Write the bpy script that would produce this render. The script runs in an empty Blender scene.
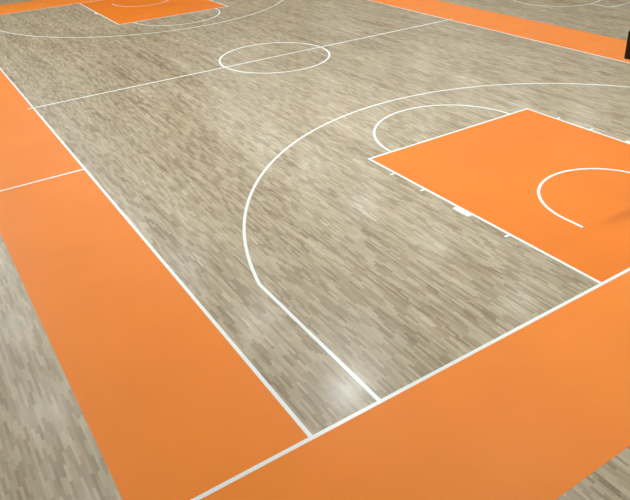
import bpy, bmesh, math
from math import sin, cos, pi, sqrt, radians
from mathutils import Vector, Matrix
S = bpy.context.scene
COL = S.collection

# ------------------------------------------------------------------ materials
def nodes(name):
    m = bpy.data.materials.new(name); m.use_nodes = True
    nt = m.node_tree; nt.nodes.clear()
    out = nt.nodes.new('ShaderNodeOutputMaterial'); b = nt.nodes.new('ShaderNodeBsdfPrincipled')
    nt.links.new(b.outputs[0], out.inputs[0])
    return m, nt, b
def lin(r, g, b):
    f = lambda c: (c/255/12.92) if c/255 <= .04045 else ((c/255+.055)/1.055)**2.4
    return (f(r), f(g), f(b), 1)
def mth(nt, op, a, b=None, c=None):
    n = nt.nodes.new('ShaderNodeMath'); n.operation = op
    for i, v in enumerate((a, b, c)):
        if v is None: continue
        if isinstance(v, (int, float)): n.inputs[i].default_value = v
        else: nt.links.new(v, n.inputs[i])
    return n.outputs[0]
def simple(name, col, rough=.5, metal=0, noise=.04, scale=6, spec=.5):
    m, nt, b = nodes(name)
    g = nt.nodes.new('ShaderNodeNewGeometry')
    n = nt.nodes.new('ShaderNodeTexNoise'); n.inputs['Scale'].default_value = scale; n.inputs['Detail'].default_value = 3
    nt.links.new(g.outputs['Position'], n.inputs['Vector'])
    r = nt.nodes.new('ShaderNodeValToRGB')
    r.color_ramp.elements[0].position = .3; r.color_ramp.elements[1].position = .7
    r.color_ramp.elements[0].color = (*[c*(1-noise) for c in col[:3]], 1)
    r.color_ramp.elements[1].color = (*[min(1, c*(1+noise)) for c in col[:3]], 1)
    nt.links.new(n.outputs['Fac'], r.inputs[0]); nt.links.new(r.outputs[0], b.inputs['Base Color'])
    b.inputs['Roughness'].default_value = rough; b.inputs['Metallic'].default_value = metal
    b.inputs['Specular IOR Level'].default_value = spec
    return m

def parquet():
    """industrial-strip parquet: staves 6 cm x 45 cm running along the court"""
    m, nt, b = nodes('lacquered_strip_parquet')
    L = nt.links.new
    g = nt.nodes.new('ShaderNodeNewGeometry'); sp = nt.nodes.new('ShaderNodeSeparateXYZ'); L(g.outputs['Position'], sp.inputs[0])
    X, Y = sp.outputs[0], sp.outputs[1]
    sw, sl = .036, .26
    rx = mth(nt, 'DIVIDE', X, sw); row = mth(nt, 'FLOOR', rx)
    w1 = nt.nodes.new('ShaderNodeTexWhiteNoise'); w1.noise_dimensions = '1D'; L(row, w1.inputs['W'])
    ry = mth(nt, 'ADD', mth(nt, 'DIVIDE', Y, sl), mth(nt, 'MULTIPLY', w1.outputs['Value'], 7.3)); colm = mth(nt, 'FLOOR', ry)
    cb = nt.nodes.new('ShaderNodeCombineXYZ'); L(row, cb.inputs[0]); L(colm, cb.inputs[1])
    w2 = nt.nodes.new('ShaderNodeTexWhiteNoise'); w2.noise_dimensions = '3D'; L(cb.outputs[0], w2.inputs['Vector'])
    # wider boards (three staves wide, 2.2 m long) share a tone
    bx = mth(nt, 'FLOOR', mth(nt, 'DIVIDE', X, sw*3))
    w3 = nt.nodes.new('ShaderNodeTexWhiteNoise'); w3.noise_dimensions = '1D'; L(mth(nt, 'ADD', bx, .37), w3.inputs['W'])
    by = mth(nt, 'FLOOR', mth(nt, 'ADD', mth(nt, 'DIVIDE', Y, 2.2), mth(nt, 'MULTIPLY', w3.outputs['Value'], 5.1)))
    cb2 = nt.nodes.new('ShaderNodeCombineXYZ'); L(bx, cb2.inputs[0]); L(by, cb2.inputs[1]); cb2.inputs[2].default_value = 4.4
    w4 = nt.nodes.new('ShaderNodeTexWhiteNoise'); w4.noise_dimensions = '3D'; L(cb2.outputs[0], w4.inputs['Vector'])
    # grain
    mp = nt.nodes.new('ShaderNodeMapping'); mp.inputs['Scale'].default_value = (55, 3.5, 1); L(g.outputs['Position'], mp.inputs[0])
    gr = nt.nodes.new('ShaderNodeTexNoise'); gr.inputs['Scale'].default_value = 1; gr.inputs['Detail'].default_value = 4; L(mp.outputs[0], gr.inputs['Vector'])
    mp2 = nt.nodes.new('ShaderNodeMapping'); mp2.inputs['Scale'].default_value = (1.5, .42, 1); L(g.outputs['Position'], mp2.inputs[0])
    lo = nt.nodes.new('ShaderNodeTexNoise'); lo.inputs['Scale'].default_value = 1; lo.inputs['Detail'].default_value = 3; L(mp2.outputs[0], lo.inputs['Vector'])
    v = mth(nt, 'ADD', mth(nt, 'MULTIPLY', w2.outputs['Value'], .39), .05)
    v = mth(nt, 'ADD', v, mth(nt, 'MULTIPLY', w4.outputs['Value'], .17))
    v = mth(nt, 'ADD', v, mth(nt, 'MULTIPLY', gr.outputs['Fac'], .20))
    v = mth(nt, 'ADD', v, mth(nt, 'MULTIPLY', lo.outputs['Fac'], .35))
    r = nt.nodes.new('ShaderNodeValToRGB'); L(mth(nt, 'SUBTRACT', v, .1), r.inputs[0])
    e = r.color_ramp.elements
    e[0].position = .06; e[0].color = WOOD[0]; e[1].position = .97; e[1].color = WOOD[4]
    for p, c in zip((.28, .5, .75), WOOD[1:4]): q = e.new(p); q.color = c
    # joints between staves: thin darker seams
    fx = mth(nt, 'FRACT', rx); fy = mth(nt, 'FRACT', ry)
    sx = mth(nt, 'LESS_THAN', fx, .035); sy = mth(nt, 'LESS_THAN', fy, .006)
    seam = mth(nt, 'MULTIPLY', mth(nt, 'MAXIMUM', sx, sy), .35)
    mx = nt.nodes.new('ShaderNodeMixRGB'); L(seam, mx.inputs[0]); L(r.outputs[0], mx.inputs[1]); mx.inputs[2].default_value = lin(92, 78, 60)
    hs = nt.nodes.new('ShaderNodeMixRGB'); hs.blend_type = 'MULTIPLY'; hs.inputs[0].default_value = 1
    hr = nt.nodes.new('ShaderNodeValToRGB'); L(mth(nt, 'FRACT', mth(nt, 'MULTIPLY', w2.outputs['Value'], 17.3)), hr.inputs[0])
    hr.color_ramp.elements[0].color = (1.0, .945, .90, 1); hr.color_ramp.elements[1].color = (.95, 1.0, .98, 1)
    L(mx.outputs[0], hs.inputs[1]); L(hr.outputs[0], hs.inputs[2])
    L(hs.outputs[0], b.inputs['Base Color'])
    b.inputs['Roughness'].default_value = .33
    rr = mth(nt, 'ADD', mth(nt, 'MULTIPLY', w2.outputs['Value'], .06), .36); L(rr, b.inputs['Roughness'])
    b.inputs['Coat Weight'].default_value = .115; b.inputs['Coat Roughness'].default_value = .17
    b.inputs['Specular IOR Level'].default_value = .35
    return m
WOOD = [lin(102, 84, 61), lin(140, 123, 97), lin(166, 152, 125), lin(186, 173, 147), lin(228, 217, 193)]
M = dict(
    wood=parquet(),
    orange=simple('orange_floor_lacquer', lin(224, 121, 30), .45, noise=.03, scale=.8, spec=.15),
    border=simple('orange_lacquer_light_washed', lin(233, 132, 46), .45, noise=.03, scale=.8, spec=.17),  # court orange made paler: wash of reflected light put into the colour
    white=simple('white_line_paint', lin(226, 233, 228), .3, noise=.02, scale=9),
    wall=simple('painted_wall', lin(104, 104, 100), .85, noise=.03, scale=2),
    ceil=simple('ceiling_panel', lin(214, 217, 220), .85, noise=.03, scale=2),
    pad=simple('dark_padding', lin(24, 12, 10), .7, noise=.1, scale=20),
    steel=simple('black_steel', lin(40, 42, 46), .4, .6, scale=12),
    rim=simple('orange_rim_paint', lin(225, 85, 30), .35, .2, scale=12),
    net=simple('white_net_cord', lin(232, 232, 228), .8, scale=30),
    alu=simple('grey_lamp_housing', lin(170, 172, 175), .4, .7, scale=12),
)
m, nt, b = nodes('clear_board')
b.inputs['Base Color'].default_value = (.97, .99, .98, 1); b.inputs['Roughness'].default_value = .02
b.inputs['Transmission Weight'].default_value = 1; b.inputs['IOR'].default_value = 1.2
n = nt.nodes.new('ShaderNodeTexNoise'); n.inputs['Scale'].default_value = 3
mr = mth(nt, 'MULTIPLY', n.outputs['Fac'], .04); nt.links.new(mr, b.inputs['Roughness'])
M['glass'] = m
m, nt, b = nodes('lamp_diffuser')
b.inputs['Base Color'].default_value = (.9, .9, .9, 1); b.inputs['Emission Color'].default_value = (.86, .95, 1, 1)
b.inputs['Emission Strength'].default_value = 6
M['lamp'] = m

# ------------------------------------------------------------------ helpers
def link(name, bm, mat, parent=None, loc=None):
    me = bpy.data.meshes.new(name); bmesh.ops.recalc_face_normals(bm, faces=bm.faces); bm.to_mesh(me); bm.free()
    me.materials.append(mat)
    o = bpy.data.objects.new(name, me); COL.objects.link(o)
    if loc: o.location = loc
    if parent: o.parent = parent
    return o
def tag(o, label=None, cat=None, group=None, kind=None):
    for k, v in (('label', label), ('category', cat), ('group', group), ('kind', kind)):
        if v: o[k] = v
    return o
def box(bm, a, b_, bev=0):
    r = bmesh.ops.create_cube(bm, size=1)
    for v in r['verts']:
        v.co = Vector([a[i] + (v.co[i]+.5)*(b_[i]-a[i]) for i in range(3)])
    if bev:
        es = list({e for v in r['verts'] for e in v.link_edges})
        bmesh.ops.bevel(bm, geom=es, offset=bev, segments=3, affect='EDGES', profile=.5)
def slab(bm, loop, h, z0=0, holes=()):
    """flat outline raised by h; loop = list of (x, y)"""
    vs = [bm.verts.new((x, y, z0+h)) for x, y in loop]
    f = bm.faces.new(vs)
    lo = [bm.verts.new((x, y, z0)) for x, y in loop]
    n = len(vs)
    for i in range(n): bm.faces.new((vs[i], vs[(i+1) % n], lo[(i+1) % n], lo[i]))
def strip(bm, pin, pout, h, closed=False, z0=0):
    """band between two matching polylines"""
    n = len(pin)
    A = [bm.verts.new((x, y, z0+h)) for x, y in pin]; B = [bm.verts.new((x, y, z0+h)) for x, y in pout]
    a = [bm.verts.new((x, y, z0)) for x, y in pin]; b_ = [bm.verts.new((x, y, z0)) for x, y in pout]
    rng = range(n if closed else n-1)
    for i in rng:
        j = (i+1) % n
        bm.faces.new((A[i], A[j], B[j], B[i])); bm.faces.new((A[i], a[i], a[j], A[j])); bm.faces.new((B[i], B[j], b_[j], b_[i]))
    if not closed:
        bm.faces.new((A[0], B[0], b_[0], a[0])); bm.faces.new((A[-1], a[-1], b_[-1], B[-1]))
def band(pts, w, closed=False):
    """offset a polyline both ways by w/2 (mitred)"""
    P = [Vector(p) for p in pts]; n = len(P); I, O = [], []
    for i in range(n):
        a = P[i-1] if (i or closed) else None; c = P[(i+1) % n] if (i < n-1 or closed) else None
        d1 = (P[i]-a).normalized() if a is not None else None; d2 = (c-P[i]).normalized() if c is not None else None
        if d1 is None: d1 = d2
        if d2 is None: d2 = d1
        t = (d1+d2).normalized(); nrm = Vector((-t.y, t.x)); k = 1/max(.4, nrm.dot(Vector((-d1.y, d1.x))))
        I.append(tuple(P[i]+nrm*w/2*k)); O.append(tuple(P[i]-nrm*w/2*k))
    return I, O
def tube(bm, pts, r, seg=12, closed=False):
    P = [Vector(p) for p in pts]; n = len(P); rings = []
    up = Vector((0, 0, 1))
    for i in range(n):
        a = P[i-1] if (i or closed) else P[i]; c = P[(i+1) % n] if (i < n-1 or closed) else P[i]
        t = (c-a).normalized()
        u = up if abs(t.z) < .95 else Vector((1, 0, 0))
        s = t.cross(u).normalized(); q = s.cross(t)
        rings.append([bm.verts.new(P[i]+(s*cos(2*pi*k/seg)+q*sin(2*pi*k/seg))*r) for k in range(seg)])
    for i in range(n if closed else n-1):
        A, B = rings[i], rings[(i+1) % n]
        for k in range(seg): bm.faces.new((A[k], A[(k+1) % seg], B[(k+1) % seg], B[k]))
    if not closed: bm.faces.new(rings[0]); bm.faces.new(rings[-1])
def arc(cx, cy, r, a0, a1, n=96):
    return [(cx+r*cos(a0+(a1-a0)*i/n), cy+r*sin(a0+(a1-a0)*i/n)) for i in range(n+1)]

# ------------------------------------------------------------------ the hall (setting)
X0, X1, Y0, Y1, HC = -7.5, 36.0, -9.0, 36.0, 9.0
bm = bmesh.new(); box(bm, (X0, Y0, -.12), (X1, Y1, 0)); floor = link('floor', bm, M['wood'])
tag(floor, 'lacquered pale strip parquet sports floor of the hall with basketball court markings', 'floor', kind='structure')
for nm, a, b_ in (('wall_left', (X0-.2, Y0-.2, -.12), (X0, Y1+.2, HC)), ('wall_right', (X1, Y0-.2, -.12), (X1+.2, Y1+.2, HC)),
                  ('wall_front', (X0, Y0-.2, -.12), (X1, Y0, HC)), ('wall_back', (X0, Y1, -.12), (X1, Y1+.2, HC))):
    bm = bmesh.new(); box(bm, a, b_); tag(link(nm, bm, M['wall']), 'plain pale grey painted wall of the sports hall', 'wall', kind='structure')
bm = bmesh.new(); box(bm, (X0-.2, Y0-.2, HC), (X1+.2, Y1+.2, HC+.2)); tag(link('ceiling', bm, M['ceil']), 'flat light grey ceiling of the sports hall', 'ceiling', kind='structure')

# ------------------------------------------------------------------ court markings (children of the floor)
LW = .054; H1, H2 = .0012, .002
CW, CL = 15.0, 27.9                       # playing area inside the lines
FTY, KH, R3, RC, BY = 5.708, 2.45, 6.733, 1.80, 1.56   # free throw line outer edge, half key, arcs' outer radius, basket
bm = bmesh.new()                          # orange run-off band around the court
o_ = [(-2.08, -2.10), (CW+2.10, -2.10), (CW+2.10, CL+2.45), (-2.08, CL+2.45)]
i_ = [(0, 0), (CW, 0), (CW, CL), (0, CL)]
strip(bm, i_, o_, H1, closed=True)
border = tag(link('painted_border', bm, M['border'], floor), 'orange painted band running around the outside of the court')
bm = bmesh.new(); slab(bm, [(-2.08, 9.0), (-LW, 9.0), (-LW, 9.0+LW), (-2.08, 9.0+LW)], H2)
tag(link('bench_line', bm, M['white'], border), 'white line crossing the orange band on the left')

def flat(name, loop, label, parent=floor, mat='white', h=H2):
    bm = bmesh.new(); slab(bm, loop, h); return tag(link(name, bm, M[mat], parent), label)
def rect(x0, y0, x1, y1): return [(x0, y0), (x1, y0), (x1, y1), (x0, y1)]
flat('sideline', rect(-LW, 0, 0, CL), 'white sideline between the left orange band and the wood')
flat('sideline', rect(CW, 0, CW+LW, CL), 'white sideline along the far right orange band')
flat('baseline', rect(-2.08, -LW, CW+2.1, 0), 'white baseline in the foreground running out across the orange corner')
flat('baseline', rect(-2.08, CL, CW+2.1, CL+LW), 'white baseline at the far end of the court')
flat('centre_line', rect(-.2, CL/2-.032, CW+.2, CL/2+.032), 'thin white half way line across the court')
bm = bmesh.new(); n = 160
strip(bm, arc(7.5, CL/2, RC-.066, 0, 2*pi*(n-1)/n, n-1), arc(7.5, CL/2, RC, 0, 2*pi*(n-1)/n, n-1), H2+.0003, closed=True)
tag(link('centre_circle', bm, M['white'], floor), 'white circle in the middle of the court, cut by the half way line')

for near in (True, False):
    f = (lambda x, y: (x, y)) if near else (lambda x, y: (CW-x, CL-y))
    T = lambda pts: [f(*p) for p in pts]
    where = 'near' if near else 'far'
    key = flat('painted_key', T(rect(7.5-KH+LW, 0, 7.5+KH-LW, FTY-LW)), 'orange painted lane under the basket at the %s end' % where, floor, 'orange', H1)
    for x in (7.5-KH, 7.5+KH-LW):
        flat('lane_line', T(rect(x, 0, x+LW, FTY-LW)), None, key)
    flat('free_throw_line', T(rect(7.5-KH, FTY-LW, 7.5+KH, FTY)), None, key)
    for s in (-1, 1):
        for y, l in ((1.73, .05), (2.62, .40), (3.87, .05), (4.78, .05)):
            x = 7.5+s*KH
            flat('lane_mark', T(rect(min(x, x+s*.10), y, max(x, x+s*.10), y+l)), 'thick white block beside the lane' if l > .1 else None, key)
    # semicircle under the basket
    c = [(7.5-1.275, 1.20)] + arc(7.5, BY, 1.275, pi, 0, 64) + [(7.5+1.275, 1.20)]
    bm = bmesh.new(); strip(bm, *band(T(c), LW), H2)
    tag(link('no_charge_semicircle', bm, M['white'], key), 'white U shaped arc on the orange lane')
    # free-throw semicircle
    a0 = 0; c = arc(7.5, FTY-LW/2, RC+.022, 0, pi, 80)
    c = [(c[0][0], FTY)] + [p for p in c if p[1] > FTY+.004] + [(c[-1][0], FTY)]
    bm = bmesh.new(); strip(bm, *band(T(c), LW), H2)
    tag(link('free_throw_semicircle', bm, M['white'], floor), 'white half circle at the top of the %s orange lane' % where)
    # three-point line
    rr = R3-LW/2; hx = 7.5-.946; th = math.acos(hx/rr); yb = BY+rr*sin(th)
    c = [(7.5+hx, 0)] + [(7.5+rr*cos(t), BY+rr*sin(t)) for t in [th+(pi-2*th)*i/140 for i in range(141)]] + [(7.5-hx, 0)]
    bm = bmesh.new(); strip(bm, *band(T(c), LW), H2)
    tag(link('three_point_line', bm, M['white'], floor), 'large white three point arc around the %s basket' % where)

# markings of the neighbouring court
bm = bmesh.new(); strip(bm, arc(20.9, CL/2, RC-LW, 0, 2*pi*(n-1)/n, n-1), arc(20.9, CL/2, RC, 0, 2*pi*(n-1)/n, n-1), H2, closed=True)
tag(link('centre_circle', bm, M['white'], floor), 'white circle of the next court, cut off by the top edge')
bm = bmesh.new(); strip(bm, *band([(20.86, 12.16), (20.95, 11.28), (26.5, 11.28)], LW), H2)
tag(link('boundary_line', bm, M['white'], floor), 'white corner line of the next court')

# ------------------------------------------------------------------ basketball hoop, near end
def hoop(loc):
    r = bpy.data.objects.new('basketball_hoop', None); COL.objects.link(r); r.location = loc
    bd = bmesh.new(); box(bd, (-.9, 1.245, 2.80), (.9, 1.265, 3.85), .003); board = link('backboard', bd, M['glass'], r)
    bd = bmesh.new()                                            # white outline and inner square on the face
    for x0, z0, x1, z1 in ((-.9, 2.80, .9, 2.85), (-.9, 3.80, .9, 3.85), (-.9, 2.85, -.85, 3.80), (.85, 2.85, .9, 3.80),
                           (-.295, 2.95, .295, 3.0), (-.295, 3.35, .295, 3.40), (-.295, 3.0, -.245, 3.35), (.245, 3.0, .295, 3.35)):
        box(bd, (x0, 1.2651, z0), (x1, 1.2675, z1))
    tag(link('board_outline', bd, M['white'], board), 'white rectangle outlines')
    bd = bmesh.new()                                            # padding: bottom edge and 0.37 m up each side
    prof = [(-.935, 2.762), (.935, 2.762), (.97, 3.18), (.885, 3.18), (.885, 2.82), (-.885, 2.82), (-.885, 3.18), (-.97, 3.18)]
    A = [bd.verts.new((x, 1.215, z)) for x, z in prof]; B = [bd.verts.new((x, 1.315, z)) for x, z in prof]
    k = len(prof)
    for q in ((0, 1, 4, 5), (1, 2, 3, 4), (0, 5, 6, 7)):
        bd.faces.new([A[i] for i in q]); bd.faces.new([B[i] for i in reversed(q)])
    for i in range(k): bd.faces.new((A[i], B[i], B[(i+1) % k], A[(i+1) % k]))
    p = link('edge_padding', bd, M['pad'], board); tag(p, 'nearly black padding around the bottom corners')
    md = p.modifiers.new('round', 'BEVEL'); md.width = .012; md.segments = 3; md.limit_method = 'ANGLE'
    bd = bmesh.new(); tube(bd, [(.2335*cos(t), BY+.02+.2335*sin(t), 2.95) for t in [2*pi*i/48 for i in range(48)]], .009, 10, True)
    box(bd, (-.09, 1.2675, 2.90), (.09, 1.285, 3.0), .003)
    for s in (-1, 1): tube(bd, [(s*.05, 1.28, 2.92), (s*.12, 1.385, 2.945)], .008, 8)
    box(bd, (-.07, 1.275, 2.942), (.07, 1.352, 2.952))
    rim = link('rim', bd, M['rim'], r)
    bd = bmesh.new(); N = 12; lv = [(.228, 2.945), (.205, 2.86), (.165, 2.77), (.14, 2.68), (.13, 2.60), (.135, 2.53)]
    for i in range(N):
        for sg in (-1, 1):
            tube(bd, [(q*cos(2*pi*(i+sg*.5*j)/N), BY+.02+q*sin(2*pi*(i+sg*.5*j)/N), z) for j, (q, z) in enumerate(lv)], .0025, 5)
    link('net', bd, M['net'], rim)
    bd = bmesh.new()                                            # frame behind the board
    for s in (-1, 1): tube(bd, [(s*.28, 1.22, 3.45), (s*.10, .72, 3.25)], .022, 10); tube(bd, [(s*.28, 1.22, 2.98), (s*.10, .72, 3.0)], .022, 10)
    box(bd, (-.32, 1.20, 2.93), (.32, 1.243, 2.99), .004); box(bd, (-.32, 1.20, 3.42), (.32, 1.243, 3.48), .004)
    link('board_frame', bd, M['steel'], r)
    bd = bmesh.new(); tube(bd, [(0, -2.75, 1.35), (0, -1.0, 2.75), (0, .72, 3.12)], .075, 16); tube(bd, [(0, -2.2, .9), (0, .70, 3.02)], .04, 12)
    link('arm', bd, M['steel'], r)
    bd = bmesh.new(); box(bd, (-.12, -2.9, .45), (.12, -2.6, 1.5), .02); link('mast', bd, M['steel'], r)
    bd = bmesh.new(); box(bd, (-.55, -4.2, .09), (.55, -2.35, .45), .03); base = link('base', bd, M['steel'], r)
    bd = bmesh.new(); box(bd, (-.6, -2.35, .09), (.6, -2.2, 1.3), .04); link('front_padding', bd, M['pad'], r)
    for sx in (-1, 1):
        for y in (-4.0, -2.55):
            bd = bmesh.new(); tube(bd, [(sx*.42-.03, y, .05), (sx*.42+.03, y, .05)], .05, 20); link('wheel', bd, M['pad'], base)
            # fork between wheel and base
            bd = bmesh.new(); box(bd, (sx*.42-.02, y-.02, .05), (sx*.42+.02, y+.02, .12)); link('caster_fork', bd, M['steel'], base)
    return tag(r, 'basketball hoop with nearly black backboard padding, cut off by the right edge', 'basketball hoop')
hoop((7.49, 0, 0))

# ------------------------------------------------------------------ ceiling lamps: real fittings, above the frame
def lamp0():
    r = bpy.data.objects.new('ceiling_lamp', None); COL.objects.link(r)
    bd = bmesh.new(); box(bd, (-.70, -.18, .03), (.70, .18, .14), .02); link('housing', bd, M['alu'], r)
    bd = bmesh.new(); box(bd, (-.65, -.13, .0), (.65, .13, .03)); link('diffuser', bd, M['lamp'], r)
    for s in (-1, 1):
        bd = bmesh.new(); tube(bd, [(s*.4, 0, .13), (s*.4, 0, HC-LZ)], .01, 8); link('hanger', bd, M['steel'], r)
    return r
LZ = 8.2
def LE(x, y): return 290 if (x, y) == (5.3, 7.2) else {5.3: 155, 12.9: 60}[x] if y == 1.65 and x > 0 else (150 if x > 0 else 90) if y < 0 else 42 if x < 0 and y < 14 else 98 if y > 24 else 72 if y > 14 else 34 if x > 10 else 45
proto = lamp0(); first = True
LAMPS = [(x, y) for x in (-2.3, 5.3, 12.9, 20.5, 28.1) for y in (-4.2, 1.65, 7.2, 11.7, 16.4, 21.0, 25.6, 30.2)]
for i, (x, y) in enumerate(LAMPS):
    if first: r = proto; first = False
    else:
        r = proto.copy(); COL.objects.link(r)
        for ch in list(proto.children):
            c = ch.copy(); COL.objects.link(c); c.parent = r
    r.location = (x - .14*(y-7.2) + .2 if x == 5.3 else x, y, LZ)     # this row runs slightly askew
    tag(r, 'flat rectangular lamp hanging from the hall ceiling', 'lamp', 'ceiling lamps of the hall')
    d = bpy.data.lights.new('lamp_light', 'AREA'); d.shape = 'RECTANGLE'; d.size = 1.3; d.size_y = .25
    d.color = (.90, .965, 1.0); d.energy = LE(x, y) if x < 18 else 34
    L = bpy.data.objects.new('lamp_light', d); COL.objects.link(L); L.location = (0, 0, -.02); L.parent = r

# ------------------------------------------------------------------ world, camera, look
w = bpy.data.worlds.new('hall_air'); S.world = w; w.use_nodes = True
w.node_tree.nodes['Background'].inputs[0].default_value = (.8, .85, .9, 1); w.node_tree.nodes['Background'].inputs[1].default_value = .2
cam = bpy.data.cameras.new('camera'); co = bpy.data.objects.new('camera', cam); COL.objects.link(co); S.camera = co
cam.sensor_width = 36; cam.sensor_fit = 'HORIZONTAL'; cam.lens = 36*1.283*500/630
cam.clip_end = 200
RV, TH = Vector((2.049, -.630, .294)), 0
ROT = Matrix.Rotation(RV.length, 3, RV.normalized())
rx, ry, rz = ROT[0], ROT[1], ROT[2]
m4 = Matrix(((rx[0], -ry[0], -rz[0]), (rx[1], -ry[1], -rz[1]), (rx[2], -ry[2], -rz[2]))).to_4x4()
m4.translation = Vector((-2.524, -4.379, 5.63)); co.matrix_world = m4
S.view_settings.view_transform = 'Standard'; S.view_settings.look = 'None'; S.view_settings.gamma = 1
S.view_settings.use_curve_mapping = False; S.view_settings.exposure = -0.04
S.cycles.max_bounces = 8; S.cycles.diffuse_bounces = 4; S.cycles.use_denoising = True
